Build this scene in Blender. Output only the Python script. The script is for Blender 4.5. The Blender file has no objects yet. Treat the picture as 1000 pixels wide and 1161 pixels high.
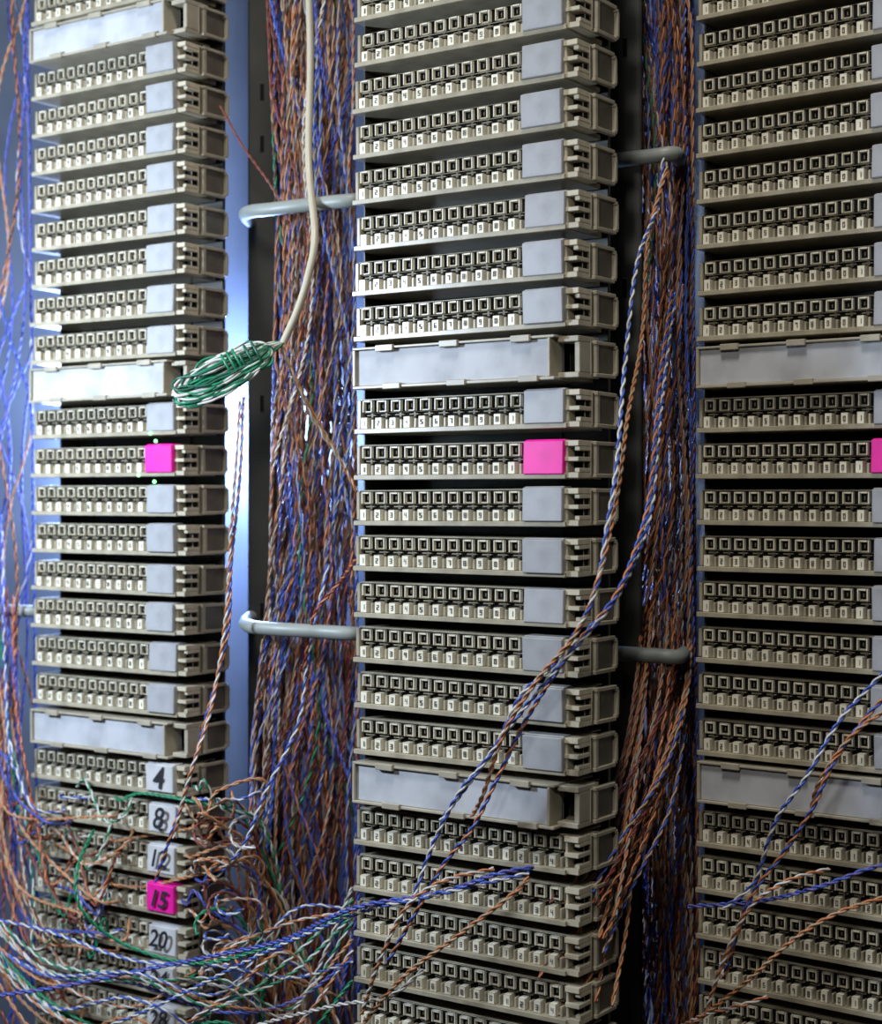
import bpy, bmesh, math, random
import numpy as np
from mathutils import Vector, Matrix
random.seed(7); rng=np.random.default_rng(7)
scene=bpy.context.scene
try: scene.view_settings.view_transform='Standard'
except Exception: pass
F=1850.0; CZ=1.2; HY=565.0
def S(a,b,d): return ((a-500)*d/F, d, CZ+(HY-b)*d/F)

# ---------------- materials
def mat(name,col,rough=.5,metal=0.,noise=0.,scale=60.,col2=None,bump=0.,emit=0,spec=.5):
    m=bpy.data.materials.new(name); m.use_nodes=True
    nt=m.node_tree; b=nt.nodes['Principled BSDF']
    c=tuple(col)+(1,)
    b.inputs['Base Color'].default_value=c
    b.inputs['Roughness'].default_value=rough; b.inputs['Metallic'].default_value=metal
    b.inputs['Specular IOR Level'].default_value=spec
    if emit:
        b.inputs['Emission Color'].default_value=c; b.inputs['Emission Strength'].default_value=emit
    if noise>0 or bump>0:
        tc=nt.nodes.new('ShaderNodeTexCoord'); n=nt.nodes.new('ShaderNodeTexNoise')
        n.inputs['Scale'].default_value=scale; n.inputs['Detail'].default_value=5
        nt.links.new(tc.outputs['Object'],n.inputs['Vector'])
        if noise>0:
            r=nt.nodes.new('ShaderNodeValToRGB')
            c2=tuple(col2) if col2 else tuple(x*(1-noise) for x in col)
            r.color_ramp.elements[0].position=.35; r.color_ramp.elements[0].color=c2+(1,)
            r.color_ramp.elements[1].position=.62; r.color_ramp.elements[1].color=c
            nt.links.new(n.outputs['Fac'],r.inputs['Fac']); nt.links.new(r.outputs['Color'],b.inputs['Base Color'])
        if bump>0:
            bp=nt.nodes.new('ShaderNodeBump'); bp.inputs['Strength'].default_value=bump; bp.inputs['Distance'].default_value=.001
            nt.links.new(n.outputs['Fac'],bp.inputs['Height']); nt.links.new(bp.outputs['Normal'],b.inputs['Normal'])
    return m
M_cream=mat('cream_plastic',(.40,.355,.255),.28,noise=.32,scale=90)
M_pale=mat('pale_tooth_plastic',(.80,.755,.60),.30,noise=.15,scale=150)
M_shade=mat('recess_shade',(.005,.0045,.004),.8,spec=.2)  # near-black colour paints the shade inside slots and gaps
M_ink=mat('ink',(.015,.015,.02),.6)
M_inkf=mat('faded_ink',(.10,.09,.08),.6)
M_tag=mat('grey_tag_plastic',(.345,.345,.350),.40,noise=.18,scale=120)
M_pink=mat('pink_tag_plastic',(.82,.012,.33),.45,noise=.18,scale=120)
M_label=mat('paper_label',(.47,.475,.49),.55,noise=.30,scale=45,bump=.3,spec=.3)
M_frame=mat('label_frame_plastic',(.40,.36,.27),.35,noise=.2,scale=80)
M_side=mat('bracket_plastic',(.34,.305,.23),.36,noise=.25,scale=100)
M_sided=mat('bracket_body_plastic',(.12,.105,.075),.5,noise=.3,scale=100)
M_web=mat('contact_web',(.07,.06,.04),.4)
M_clip=mat('clip_plastic',(.54,.48,.35),.32,noise=.25,scale=90)
M_steel=mat('painted_steel',(.065,.065,.055),.45,metal=.2,noise=.35,scale=25)
M_wall=mat('cabinet_back_paint',(.12,.14,.18),.5,noise=.3,scale=12)
M_floor=mat('floor_concrete',(.12,.12,.12),.8,noise=.3,scale=8,bump=.2)
M_ring=mat('guide_plastic',(.27,.29,.26),.45,noise=.15,scale=60)
M_glare=mat('glare_green',(.2,1,.3),.4,emit=4)  # emissive green for painted glare spots
WC={'white':(.56,.54,.50),'orange':(.48,.17,.06),'blue':(.04,.085,.38),'brown':(.12,.05,.03),
 'green':(.01,.20,.09),'red':(.22,.035,.03),'violet':(.10,.08,.27),'cream':(.46,.41,.30),'tan':(.40,.26,.15),'dkgreen':(.01,.09,.05),'dim':(.30,.27,.24)}
WM={k:mat('wire_'+k,v,.38) for k,v in WC.items()}
WK=list(WC.keys())

# ---------------- helpers
def new_obj(name,me,parent=None,loc=(0,0,0),rot=(0,0,0)):
    o=bpy.data.objects.new(name,me); scene.collection.objects.link(o)
    o.location=loc; o.rotation_euler=rot
    if parent: o.parent=parent
    return o
def box(bm,u0,u1,v0,v1,w0,w1,mi=0):
    # w outward -> local -y
    vs=[bm.verts.new((u,-w,v)) for u in (u0,u1) for w in (w0,w1) for v in (v0,v1)]
    for f in ((0,1,3,2),(4,6,7,5),(0,4,5,1),(2,3,7,6),(0,2,6,4),(1,5,7,3)):
        fc=bm.faces.new([vs[i] for i in f]); fc.material_index=mi
def fin(bm,name,mats,bev=0.,after=None):
    bmesh.ops.recalc_face_normals(bm,faces=bm.faces)
    if bev>0: bmesh.ops.bevel(bm,geom=list(bm.edges),offset=bev,segments=1,affect='EDGES',profile=.5,clamp_overlap=True)
    if after:
        after(bm); bmesh.ops.recalc_face_normals(bm,faces=bm.faces)
    me=bpy.data.meshes.new(name); bm.to_mesh(me); bm.free()
    for m in mats: me.materials.append(m)
    return me

SEG={'0':'abcdef','1':'bc','2':'abged','3':'abgcd','4':'fgbc','5':'afgcd','6':'afgedc','7':'abc','8':'abcdefg','9':'abcdfg'}
def digit(bm,ch,uc,vc,h,wd,w,mi):
    t=h*.15; x0=uc-wd/2; x1=uc+wd/2; y0=vc-h/2; y1=vc+h/2
    R={'a':(x0,x1,y1-t,y1),'g':(x0,x1,vc-t/2,vc+t/2),'d':(x0,x1,y0,y0+t),'b':(x1-t,x1,vc,y1),'c':(x1-t,x1,y0,vc),'f':(x0,x0+t,vc,y1),'e':(x0,x0+t,y0,vc)}
    for s in SEG[ch]:
        a=R[s]; box(bm,a[0],a[1],a[2],a[3],w-.0002,w+.00008,mi)
WB=.1215
def hoop(bm,W):
    box(bm,W-.0015,W+.0003,.0012,.0162,-.0300,-.010,5)
    for v0,v1 in ((.0006,.0024),(.0150,.0168)):
        box(bm,W-.0006,W+.0018,v0,v1,-.0305,-.012,3)
    box(bm,W-.0006,W+.0018,.0030,.0144,-.0330,-.0311,3)
    box(bm,W-.0006,W+.0018,.0018,.0034,-.0323,-.0298,3)
    box(bm,W-.0006,W+.0018,.0140,.0156,-.0323,-.0298,3)
    box(bm,W-.0002,W+.0016,.0024,.0150,-.0150,-.0125,3)

def build_block(name,n,width,digits=True):
    """disconnect/terminal strip: lower numbered teeth, upper framed test slots, end clips."""
    bm=bmesh.new(); W=WB
    box(bm,.001,W-.008,.0005,.0166,-.031,-.0048,1)
    box(bm,.001,W-.009,.0100,.0166,-.020,-.0026,1)
    box(bm,.0,W-.006,.0,.0023,-.031,.0016,0)            # bottom lip
    box(bm,.0,W-.006,.0161,.0170,-.031,-.0034,0)        # top lip
    box(bm,.0,.0018,.0027,.0162,-.031,-.001,0)
    p=width/n
    for i in range(n):
        u=.0026+i*p
        q=random.uniform(-.00025,.00025); r=random.uniform(-.0003,.0003)
        box(bm,u+.0003,u+p*.50,.0023,.0077+q,-.006,r,2)         # numbered tooth
        box(bm,u+p*.67,u+p*.82,.0023,.0068+q,-.006,-.0012+r,0)
        c=u+p*.5
        box(bm,c-p*.06,c+p*.10,.0079,.0104,-.006,-.0034,6)
        box(bm,c-p*.34,c+p*.30,.0087,.0093,-.006,-.0030,6)
        a=u+p*.06; b=u+p*.75; v0=.0103; v1=.0160+q*.6; t=p*.11   # framed slot
        box(bm,a,a+t,v0,v1,-.006,-.0008+r,2); box(bm,b-t,b,v0,v1,-.006,-.0008+r,2)
        box(bm,a+t,b-t,v0,v0+.0008,-.006,-.0014,0); box(bm,a+t,b-t,v1-.0010,v1,-.006,-.0006+r,2)
        box(bm,c-p*.14,c-p*.08,v0+.0018,v1-.0020,-.006,-.0021,3)
    e0=W-.0072                                          # end clip: E shaped hooks
    box(bm,e0,W-.001,.0004,.0168,-.018,-.0060,1)
    for v0,v1 in ((.0003,.0029),(.0077,.0097),(.0144,.0170)):
        box(bm,e0,W,v0,v1,-.018,.0005,4)
    box(bm,e0,e0+.0014,.0029,.0144,-.018,-.0004,4)
    box(bm,W-.0026,W,.0029,.0048,-.018,-.0006,4)
    box(bm,W-.0026,W,.0124,.0144,-.018,-.0006,4)
    hoop(bm,W)
    def after(bm):
        for i in range(n):
            u=.0026+i*p
            digit(bm,'1234567890'[i%10],u+p*.27,.0050,.0024,.0013,.0003,7)
    return fin(bm,name,[M_cream,M_shade,M_pale,M_side,M_clip,M_sided,M_web,M_inkf],.00026,after)
blks=[build_block('terminal_block',11,.0905) for _ in range(4)]
blk_longs=[build_block('terminal_block_long',14,.1110) for _ in range(3)]

def build_tag(name,m):
    bm=bmesh.new()
    box(bm,.0945,.1148,.0020,.0170,-.004,.0028,0)
    box(bm,.0945,.1148,.0168,.0176,-.006,.0010,0)
    return fin(bm,name,[m],.0005)
tagG=build_tag('tag_grey',M_tag); tagP=build_tag('tag_pink',M_pink)
M_taglit=mat('lit_tag_plastic',(.55,.55,.55),.42,noise=.15,scale=120); tagLit=build_tag('tag_lit',M_taglit)  # lightened tag plastic: light on the numbered tags is in the colour

def build_strip():
    bm=bmesh.new(); W=WB
    box(bm,.002,.112,-.0008,.0006,-.030,.0052,0)
    box(bm,.002,.112,.0178,.0190,-.030,.0052,0)
    box(bm,.002,.0036,.0006,.0178,-.030,.0052,0)
    box(bm,.1085,.1098,.0006,.0178,-.006,.0052,0)
    box(bm,.0036,.1085,.0006,.0178,-.010,.0034,1)
    for u in (.016,.052,.090):
        box(bm,u,u+.010,.0166,.0196,.0040,.0062,0)
        box(bm,u+.004,u+.014,-.0014,.0014,.0040,.0062,0)
    box(bm,.1100,W-.006,.0025,.0175,-.030,-.012,2)
    e0=W-.0072
    box(bm,e0,W-.001,.0004,.0180,-.018,-.0085,2)
    for v0,v1 in ((.0000,.0024),(.0158,.0184)):
        box(bm,.111,W,v0,v1,-.018,.0005,0)
    box(bm,W-.0026,W,.0024,.0158,-.018,-.0006,0)
    hoop(bm,W)
    return fin(bm,'label_strip',[M_frame,M_label,M_shade,M_side,M_clip,M_sided],.0003)
strip=build_strip()

def column(X,d,th,ph,scale_u,strips,pinks,notag,numbers,kr,glare_dots=(),cheek=-.006):
    e=bpy.data.objects.new('terminal_block_column',None); scene.collection.objects.link(e)
    e.location=(X,d,CZ); e.rotation_euler=(0,0,-th); e.scale=(scale_u,1,1)
    for k in range(*kr):
        z=ph+.022*k-.0098
        jit=(random.uniform(-.0004,.0004),random.uniform(-.0006,.0006),z+random.uniform(-.0003,.0003))
        rot=(random.uniform(-.015,.015),random.uniform(-.005,.005),random.uniform(-.004,.004))
        if k in strips: new_obj('label_strip',strip,e,jit,rot); continue
        nt=k in notag
        new_obj('terminal_block',random.choice(blk_longs if nt else blks),e,jit,rot)
        if not nt:
            j2=(jit[0]+random.uniform(-.0005,.0005),jit[1]+random.uniform(-.0006,.0006),jit[2]+random.uniform(-.0004,.0004))
            new_obj('tag',tagP if k in pinks else (tagLit if k in numbers else tagG),e,j2,(rot[0]+random.uniform(-.05,.05),rot[1],rot[2]))
        if k in numbers:
            cu=bpy.data.curves.new('tag_number','FONT'); cu.body=numbers[k]; cu.size=.0165 if len(numbers[k])==1 else .0135; cu.shear=.25; cu.offset=.00025; cu.extrude=.00005
            cu.align_x='CENTER'; cu.align_y='CENTER'; cu.materials.append(M_ink)
            new_obj('tag_number',cu,e,(.1042,-.0045,z+.0096),(math.pi/2,random.uniform(-.1,.1),0))
    for (u,k,dz) in glare_dots:  # added glowing dots that stand in for green glare, no real lamps
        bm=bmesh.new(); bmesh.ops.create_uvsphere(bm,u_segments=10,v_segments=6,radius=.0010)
        new_obj('green_glare_dot',fin(bm,'green_glare_dot',[M_glare]),e,(u,-.0022,ph+.022*k+dz))
    bm=bmesh.new()                                      # upright channel, plus added backing and cheek plates that keep block gaps dark
    H0=-CZ+.001; H1=1.0
    box(bm,.000,.117,H0,H1,-.037,-.0345,0)
    box(bm,.0004,.0014,H0,H1,-.035,cheek,0)
    box(bm,.012,.015,H0,H1,-.060,-.033,0); box(bm,.091,.094,H0,H1,-.060,-.033,0)
    new_obj('upright_channel',fin(bm,'upright_channel',[M_steel],.0002),e)
    return e
TH=math.radians(34.5)
K=(-18,16)
column(-.239,.957,TH,.0223,1.0,{11,2,-7},{0,-11},set(),{-8:'4',-9:'8',-10:'12',-11:'15',-12:'20',-13:'24',-14:'28'},K,glare_dots=((.097,1,-.0085),(.101,0,.0092),(.100,-1,.0088),(.088,0,-.0095)),cheek=-.020)
column(-.0413,.787,TH,.0189,1.02,{2,-7},{0},set(range(-30,-7)),{},K)
column(.1235,.785,math.radians(37),.0189,.94,{2,-7},{0},set(range(-30,-7)),{},K)

# ---------------- room shell
def slab(name,m,cx,cy,z0,z1,u0,u1,t,th=TH):
    bm=bmesh.new(); box(bm,u0,u1,z0,z1,-t,0,0)
    return new_obj(name,fin(bm,name,[m],0),None,(cx,cy,0),(0,0,-th))
slab('wall_back',M_wall,.072,.955,0,2.6,-1.6,1.2,.03)
bm=bmesh.new(); box(bm,-1.6,1.6,-.05,0,-2.2,1.2,0); new_obj('floor',fin(bm,'floor',[M_floor],0))

def guide_panel(p0,p1,d,th,holes):
    x0,y0,_=S(p0,HY,d); wd=(p1-p0)*d/F/math.cos(th)
    bm=bmesh.new()
    box(bm,0,wd,0,2.2,-.002,0,0); box(bm,0,.0015,0,2.2,-.008,0,0); box(bm,wd-.002,wd,0,2.2,-.04,0,0)
    for z in holes:
        box(bm,wd*.40,wd*.55,z,z+.010,-.0005,.0004,1)
    new_obj('cable_guide_panel',fin(bm,'cable_guide_panel',[M_steel,M_shade],.0004),None,(x0,y0,0),(0,0,-th))
guide_panel(281,316,.945,math.radians(10),(1.13,1.25,1.40,1.43))
guide_panel(690,728,.815,math.radians(4),(1.10,1.30,1.42))

# ---------------- tubes / wires
class Tubes:
    def __init__(s): s.V=[];s.Fc=[];s.MI=[];s.n=0
    def tube(s,P,r,mi,sides=4):
        P=np.asarray(P,float); n=len(P)
        T=np.gradient(P,axis=0); T/=np.linalg.norm(T,axis=1)[:,None]+1e-12
        ref=np.array([.31,.86,.40]); ref/=np.linalg.norm(ref)
        A=np.cross(T,ref); L=np.linalg.norm(A,axis=1)[:,None]; A/=np.maximum(L,1e-6)
        B=np.cross(T,A)
        an=np.arange(sides)*2*np.pi/sides
        V=P[:,None,:]+r*(np.cos(an)[None,:,None]*A[:,None,:]+np.sin(an)[None,:,None]*B[:,None,:])
        s.V.append(V.reshape(-1,3))
        i=np.arange(n-1)[:,None]*sides; j=np.arange(sides)[None,:]; j2=(j+1)%sides
        q=np.stack([i+j,i+j2,i+sides+j2,i+sides+j],-1).reshape(-1,4)+s.n
        s.Fc.append(q); s.MI.append(np.full(len(q),mi)); s.n+=n*sides
    def obj(s,name,parent=None):
        V=np.concatenate(s.V); Q=np.concatenate(s.Fc); MI=np.concatenate(s.MI)
        me=bpy.data.meshes.new(name)
        me.vertices.add(len(V)); me.vertices.foreach_set('co',V.ravel())
        me.loops.add(len(Q)*4); me.loops.foreach_set('vertex_index',Q.ravel().astype(np.int32))
        me.polygons.add(len(Q)); me.polygons.foreach_set('loop_start',(np.arange(len(Q))*4).astype(np.int32))
        me.polygons.foreach_set('loop_total',np.full(len(Q),4,np.int32))
        me.polygons.foreach_set('material_index',MI.astype(np.int32))
        me.polygons.foreach_set('use_smooth',np.ones(len(Q),bool))
        for k in WK: me.materials.append(WM[k])
        me.materials.append(M_ring)
        me.update(calc_edges=True); me.validate()
        return new_obj(name,me,parent)
def smooth(P,step):
    P=np.asarray(P,float)
    if len(P)==2: P=np.array([P[0],(P[0]+P[1])/2,P[1]])
    E=np.vstack([2*P[0]-P[1],P,2*P[-1]-P[-2]]); out=[]
    for i in range(1,len(E)-2):
        m=max(2,int(np.linalg.norm(E[i+1]-E[i])/step)); t=np.linspace(0,1,m,endpoint=False)[:,None]
        a,b,c_,d=E[i-1],E[i],E[i+1],E[i+2]
        out.append(.5*((2*b)+(-a+c_)*t+(2*a-5*b+4*c_-d)*t**2+(-a+3*b-3*c_+d)*t**3))
    out.append(P[-1:]); return np.vstack(out)
def pair(T,P,c1,c2,r=.00050,period=.012,sides=4,step=.0019):
    P=smooth(P,step); n=len(P)
    T_=np.gradient(P,axis=0); T_/=np.linalg.norm(T_,axis=1)[:,None]+1e-12
    A=np.cross(T_,[.2,.9,.38]); A/=np.linalg.norm(A,axis=1)[:,None]+1e-9; B=np.cross(T_,A)
    L=np.concatenate([[0],np.cumsum(np.linalg.norm(np.diff(P,axis=0),axis=1))])
    ph=L/period*2*np.pi+random.random()*6.28
    for sg,cc in ((1,c1),(-1,c2)):
        T.tube(P+sg*r*1.05*(np.cos(ph)[:,None]*A+np.sin(ph)[:,None]*B),r,WK.index(cc),sides)
COMBO=[('dim','orange')]*2+[('dim','blue')]*3+[('orange','brown')]*4+[('orange','blue')]*2+[('brown','red')]*3+[('tan','brown')]*4+[('brown','dim'),('violet','orange'),('blue','violet'),('blue','brown'),('green','brown'),('orange','tan'),('orange','tan'),('blue','blue'),('white','tan'),('white','orange')]
def interp(b,tab): return np.interp(b,[t[0] for t in tab],[t[1] for t in tab])
def bundle(name,n,left,right,d0,d1,combos,b0=-60,b1=1230,wander=.16,per=(.009,.017)):
    T=Tubes()
    for i in range(n):
        f=random.random(); g=random.random()**1.1
        a1,a2,a3=[random.uniform(0,6.28) for _ in range(3)]; w=wander*random.uniform(.4,1.5)
        pts=[]
        f2=min(1,max(0,f+random.gauss(0,.4)))
        for b in np.linspace(b0,b1,32):
            t=(b-b0)/(b1-b0)
            ff=f*(1-t)+f2*t+w*math.sin(b/230+a1)+w*.5*math.sin(b/70+a2)
            ff=min(1.02,max(-.02,ff))
            xl=interp(b,left); xr=interp(b,right)
            dd=d0+(d1-d0)*min(1,max(0,g+.15*math.sin(b/200+a3)))
            pts.append(S(xl+(xr-xl)*ff,b,dd))
        cc=random.choice(combos)
        pair(T,pts,*cc,period=random.uniform(*per),r=random.uniform(.00044,.00058))
    return T.obj(name)
bundle('cable_bundle',122,[(0,305),(250,316),(650,308),(850,288),(1161,280)],[(0,398),(600,402),(1161,404)],.885,.965,COMBO,wander=.24)
bundle('cable_bundle',98,[(0,708),(250,728),(550,730),(760,706),(1161,716)],[(0,783),(600,786),(1161,790)],.825,.90,COMBO,wander=.22)
LC=[('white','blue')]*3+[('blue','violet')]*4+[('orange','tan'),('orange','brown'),('blue','brown'),('blue','blue')]
bundle('cable_bundle',16,[(0,-50),(600,-50),(1161,-60)],[(0,30),(400,34),(1161,42)],.96,1.02,LC,wander=.4)

# cable guide rings (front bar + returns to the rear)
def ring(pts,name='cable_guide_ring',r=.0037):
    T=Tubes(); T.tube(smooth([S(*p) for p in pts],.003),r,len(WK),12); return T.obj(name)
ring([(300,262,.97),(279,246,.93),(284,240,.88),(310,237,.862),(360,231,.852),(412,226,.85),(418,226,.93)])
ring([(300,690,.97),(279,704,.93),(284,710,.88),(310,713,.862),(360,716,.852),(412,719,.85),(418,719,.93)])
ring([(686,184,.812),(705,181,.806),(740,177,.80),(764,174,.798),(770,180,.82),(768,188,.88)])
ring([(686,740,.812),(705,741,.806),(740,743,.80),(768,745,.798),(774,741,.82),(770,736,.88)])
ring([(-40,690,.99),(10,692,.985),(40,693,.98),(60,693,1.0)])

# white sheathed cable with hank of green/white cores
T=Tubes()
T.tube(smooth([S(348,-60,.87),S(352,60,.87),S(350,180,.862),S(357,265,.835),S(350,310,.83),S(338,350,.83),S(321,389,.83)],.004),.0020,WK.index('cream'),10)
o=T.obj('sheathed_cable')
T=Tubes()
for i in range(26):
    j=lambda q:random.uniform(-q,q)
    cc='dkgreen' if i%3!=0 else 'green'
    if i%3==2: cc='white'
    x=random.uniform(-1,1); y=random.uniform(-1,1)
    P=[S(321,388,.83),S(308,394+5*x,.828),S(280,406+9*x,.824+.004*y),S(240+j(8),424+11*x+j(5),.824+.005*y),S(206+6*y+j(8),437+12*x,.826),S(206+j(8),450+10*y,.822),S(238,444+11*y,.82),S(278,422+11*y+j(3),.820),S(302+j(8),404+7*y,.822),S(302,393,.826),S(275,402+12*x,.832),S(232+j(10),424+j(14),.834),S(214+j(14),440+j(12),.834)]
    pp=smooth(P,.0015); ar=np.arange(len(pp))
    T.tube(pp+.0009*np.stack([np.sin(ar*.35+i),np.cos(ar*.35+i),np.sin(ar*.35+i+1)],1),.00066,WK.index(cc),6)
for q,(a0,b0_,a1,b1_) in enumerate(((258,417,274,409),(276,410,298,400))):
    ax0=np.array(S(a0,b0_,.826)); ax1=np.array(S(a1,b1_,.826)); tt=np.linspace(0,1,120)
    dr=(ax1-ax0)/np.linalg.norm(ax1-ax0); A=np.cross(dr,[0,1,0]); A/=np.linalg.norm(A); B=np.cross(dr,A)
    ph=tt*2*np.pi*2.6+q
    T.tube(ax0+(ax1-ax0)*tt[:,None]+.0070*(np.cos(ph)[:,None]*A+np.sin(ph)[:,None]*B),.0007,WK.index('dkgreen' if q else 'green'),6)
h=T.obj('core_hank',o)

# jumper wires
def jumper(pts,c1,c2,per=.011,r=.00055):
    T=Tubes(); pair(T,[S(*p) for p in pts],c1,c2,r=r,period=per,sides=6,step=.0012); return T.obj('jumper_wire')
jumper([(752,180,.79),(745,235,.78),(722,300,.74),(708,420,.72),(700,520,.70),(688,600,.69),(672,680,.685),(630,750,.70),(590,790,.71),(560,850,.715),(520,900,.72),(490,960,.73),(468,1020,.73)],'blue','white')
jumper([(756,190,.79),(735,270,.77),(728,380,.75),(712,470,.72),(700,560,.70),(680,650,.685),(655,715,.69),(610,770,.70),(572,830,.71),(548,900,.72),(535,925,.733)],'orange','tan')
jumper([(762,330,.82),(748,430,.77),(742,500,.74),(735,570,.72),(718,630,.70),(695,680,.69),(650,735,.695),(600,810,.71),(565,880,.715),(535,940,.72),(500,985,.73),(440,1090,.74)],'orange','blue')
jumper([(764,340,.82),(752,440,.77),(745,510,.74),(738,580,.72),(716,645,.70),(690,690,.69),(640,748,.695),(585,815,.71),(545,870,.715),(500,930,.73)],'blue','white')
jumper([(605,983,.70),(560,992,.70),(500,1012,.72),(400,1030,.74),(320,1066,.80),(240,1084,.83),(150,1102,.86),(60,1120,.87),(-30,1132,.88)],'blue','violet',r=.00065)
jumper([(600,990,.705),(540,1004,.71),(480,1018,.72),(410,1034,.74),(300,1080,.80),(200,1130,.84),(120,1165,.86)],'blue','white')
jumper([(600,995,.705),(580,1015,.70),(520,1060,.71),(455,1110,.73),(400,1175,.76)],'orange','tan')
jumper([(560,985,.72),(500,1000,.715),(460,1030,.72),(430,1090,.73),(410,1150,.75)],'orange','white')
jumper([(106,942,.90),(88,985,.87),(92,1030,.86),(140,1070,.86),(220,1092,.85),(300,1075,.83),(395,1035,.80)],'green','green')
jumper([(318,390,.83),(345,450,.84),(385,520,.85),(404,556,.85)],'orange','tan')
jumper([(318,392,.83),(352,470,.84),(392,530,.85)],'white','tan')
jumper([(272,455,.87),(268,520,.86),(262,600,.86),(256,700,.86),(240,800,.855),(215,880,.85),(197,950,.86)],'orange','white')
jumper([(276,450,.87),(272,540,.865),(262,640,.86),(258,720,.86),(232,820,.855),(210,900,.86),(196,940,.86),(176,1000,.87)],'blue','orange')
jumper([(250,120,.90),(275,165,.88),(310,215,.86),(330,260,.86)],'red','brown',r=.0004)
jumper([(405,632,.80),(385,660,.84),(355,700,.85),(345,760,.87)],'red','orange')
jumper([(372,640,.88),(350,740,.87),(338,820,.865),(300,900,.86),(275,960,.86),(230,1010,.87)],'blue','white')
jumper([(480,1100,.745),(440,1130,.74),(380,1140,.76),(300,1160,.80),(240,1180,.82)],'white','dim')
# right hand jumpers over column three
jumper([(1030,735,.70),(990,775,.71),(950,820,.715),(915,880,.72),(880,930,.73),(855,1000,.74),(820,1030,.74)],'blue','white')
jumper([(1030,765,.70),(985,810,.71),(945,865,.715),(922,915,.72),(890,965,.73),(850,1020,.735),(820,1110,.75)],'orange','blue')
jumper([(1030,790,.70),(970,830,.71),(930,885,.72),(918,925,.73)],'orange','tan')
jumper([(1030,975,.70),(985,985,.70),(930,1005,.71),(860,1022,.74),(780,1028,.76)],'blue','violet')
jumper([(1010,1015,.70),(950,1035,.70),(900,1065,.71),(850,1110,.73),(800,1150,.75),(775,1170,.76)],'orange','tan')
jumper([(940,985,.72),(890,1000,.715),(850,1030,.73),(820,1090,.74),(800,1150,.75)],'orange','white')
jumper([(870,1130,.74),(840,1140,.74),(800,1150,.75),(770,1165,.77)],'orange','white')
# side drops below column two: long smooth sweeps from the bundle towards the lower blocks
T=Tubes()
for i in range(26):
    x=random.uniform(725,785); y=random.uniform(750,860); xe=random.uniform(610,700); ye=random.uniform(1010,1200)
    P=[S(x,y-70,.83),S(x-6,y,.80)]
    for t in (.35,.7,1.0):
        P.append(S(x+(xe-x)*t**1.2+random.uniform(-5,5),y+(ye-y)*t,.80-.075*t))
    pair(T,P,*random.choice([('orange','tan'),('orange','tan'),('orange','brown'),('brown','orange'),('blue','tan'),('brown','red'),('dim','orange')]),sides=5,r=.00055)
T.obj('jumper_wire_fan')
# tangle over lower left column
T=Tubes(); R=random.uniform
TC=[('white','orange')]*3+[('orange','tan')]*3+[('white','blue')]*3+[('blue','violet')]*3+[('red','orange'),('green','white'),('green','green'),('dim','white'),('tan','brown'),('red','brown')]
def pk(): return random.choice(TC)
for i in range(30):   # loops leaving block fronts to the right
    e_=i%5
    a=R(206,232) if e_ else R(60,150)
    b=R(885,1150) if e_ else (903,952,905,997,950,1040)[i//5]+R(-5,5)
    d=.957-(a-38)/190*.085
    out=R(.008,.022); dr=R(-40,50)
    P=[S(a,b,d+.002),S(a+6,b+4,d-.008),S(a+R(8,20) if e_ else 165,b+(R(-20,25) if e_ else R(-4,6)),d-out),S(R(235,268),b+dr*.5,.87-out*.4),S(R(262,305),b+dr+R(-15,30),.87),S(R(275,330),b+R(60,160),.88),S(R(300,390),b+R(180,300),.88)]
    pair(T,P,*pk(),sides=5,period=R(.009,.014),r=R(.0005,.0006))
for i in range(20):   # loops that leave to the left
    a=R(45,140); b=R(900,1150); d=.957-(a-38)/190*.085; out=R(.010,.03)
    P=[S(a,b,d+.002),S(a-4,b+5,d-.01),S(a-R(15,40),b+R(-10,40),d-out),S(R(5,38),b+R(-80,10),.94),S(R(-10,25),b+R(-180,-60),.96),S(R(-40,20),b-R(250,350),.98)]
    pair(T,P,*random.choice(TC+[('orange','tan'),('red','orange')]*3),sides=5,period=R(.009,.014),r=R(.00045,.00055))
for i in range(14):   # small drooping loops between block fronts
    a=R(50,90); b=R(890,1100); d=.957-(a-38)/190*.085; a2=R(110,155); d2=.957-(a2-38)/190*.085
    P=[S(a,b,d+.002),S(a+10,b+R(-15,10),d-.012),S((a+a2)/2,b+R(0,50),(d+d2)/2-.02),S(a2-8,b+R(-10,40),d2-.012),S(a2,b+R(-20,30),d2+.002)]
    pair(T,P,*pk(),sides=5,period=R(.009,.014),r=.0005)
for i in range(15):   # long sweeps along the bottom
    b=R(1085,1200); q=R(-90,60)
    P=[S(-40,b+R(-150,-30),.93),S(50,b+R(-30,20)+q*.3,.90),S(150,b+R(-10,40)+max(-30,q*.5),.87-R(0,.015)),S(250,b+R(-20,50),.85),S(330,b+R(-60,40)-q*.7,.86),S(400,b+R(-130,40),.86)]
    pair(T,P,*pk(),sides=5,period=R(.009,.014),r=R(.0005,.00062))
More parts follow.
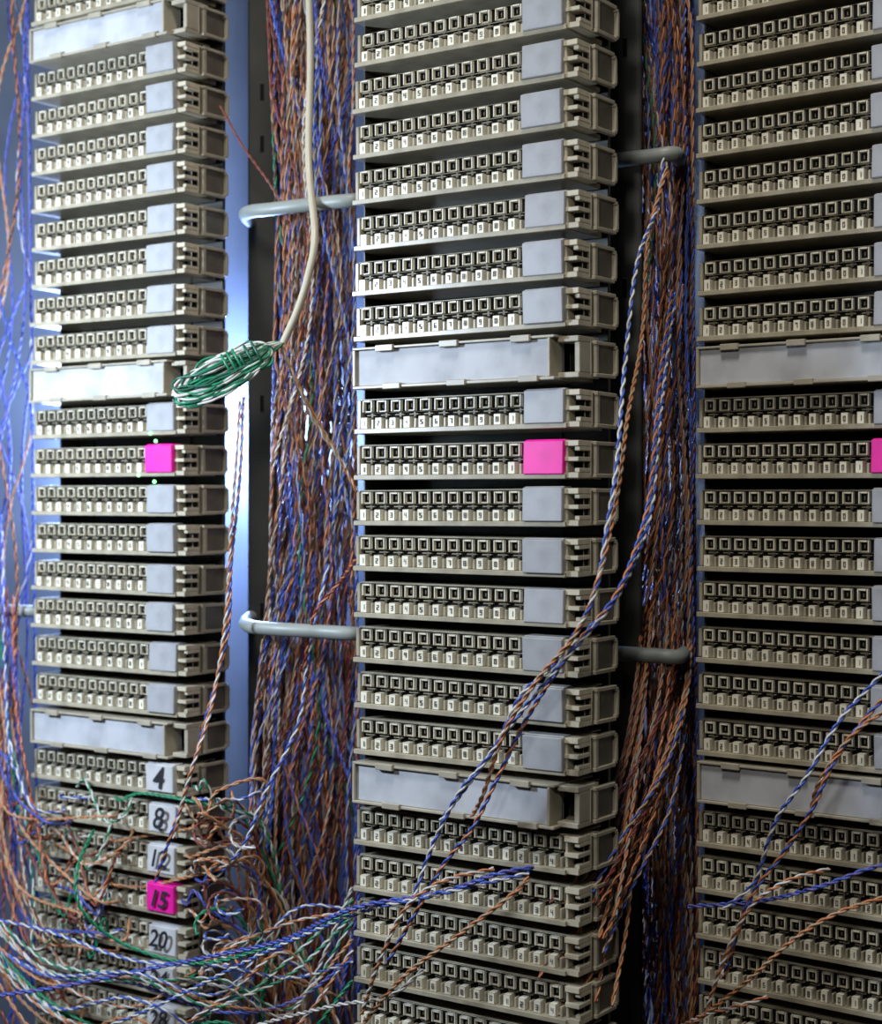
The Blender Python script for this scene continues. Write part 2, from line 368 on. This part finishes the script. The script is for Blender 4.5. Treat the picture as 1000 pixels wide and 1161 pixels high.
for i in range(10):   # closed curls
    cx=R(245,285); cy=R(925,1110); rr=R(16,38); a0=R(0,6); ex=R(.6,1.3)
    P=[S(cx+rr*math.cos(a0+t),cy+rr*ex*math.sin(a0+t)+t*5,.85+.006*t) for t in np.linspace(0,R(3.0,5),9)]
    pair(T,P,*pk(),sides=5,r=.00055)
T.obj('jumper_wire_tangle')

# ---------------- lights
def area(name,loc,target,size,power,col):
    l=bpy.data.lights.new(name,'AREA'); l.size=size; l.energy=power; l.color=col
    o=bpy.data.objects.new(name,l); scene.collection.objects.link(o); o.location=loc
    o.rotation_euler=(Vector(target)-Vector(loc)).to_track_quat('-Z','Y').to_euler(); return o
area('ceiling_lamp',(-.1,.25,2.3),(.0,.8,1.15),.25,9,(1,.98,.94))
area('center_fill',(-.08,.16,1.46),(.04,.8,1.20),.07,1.05,(1,.97,.92))  # added fill near the camera: bright middle, corners fall off darker
area('side_lamp',(-.46,.66,1.32),(-.22,.94,1.25),.08,4.2,(.66,.80,1))
def bulb(loc,e,col):
    l=bpy.data.lights.new('inspection_lamp','POINT'); l.energy=e; l.color=col; l.shadow_soft_size=.02
    o=bpy.data.objects.new('inspection_lamp',l); scene.collection.objects.link(o); o.location=loc
bulb((-.143,1.058,CZ+.045),6,(.33,.50,1))
bulb((-.255,1.13,CZ+.05),3.2,(.38,.55,1))
w=bpy.data.worlds.new('World'); scene.world=w; w.use_nodes=True
w.node_tree.nodes['Background'].inputs[0].default_value=(.5,.55,.65,1); w.node_tree.nodes['Background'].inputs[1].default_value=.012

cam=bpy.data.cameras.new('camera'); co=bpy.data.objects.new('camera',cam); scene.collection.objects.link(co)
co.location=(0,0,CZ); co.rotation_euler=(math.pi/2,0,0)
cam.sensor_fit='HORIZONTAL'; cam.sensor_width=36; cam.lens=36*F/1000; cam.shift_y=-(580.5-HY)/1000
cam.clip_start=.01; cam.clip_end=50
cam.dof.use_dof=True; cam.dof.focus_distance=.765; cam.dof.aperture_fstop=12
scene.camera=co
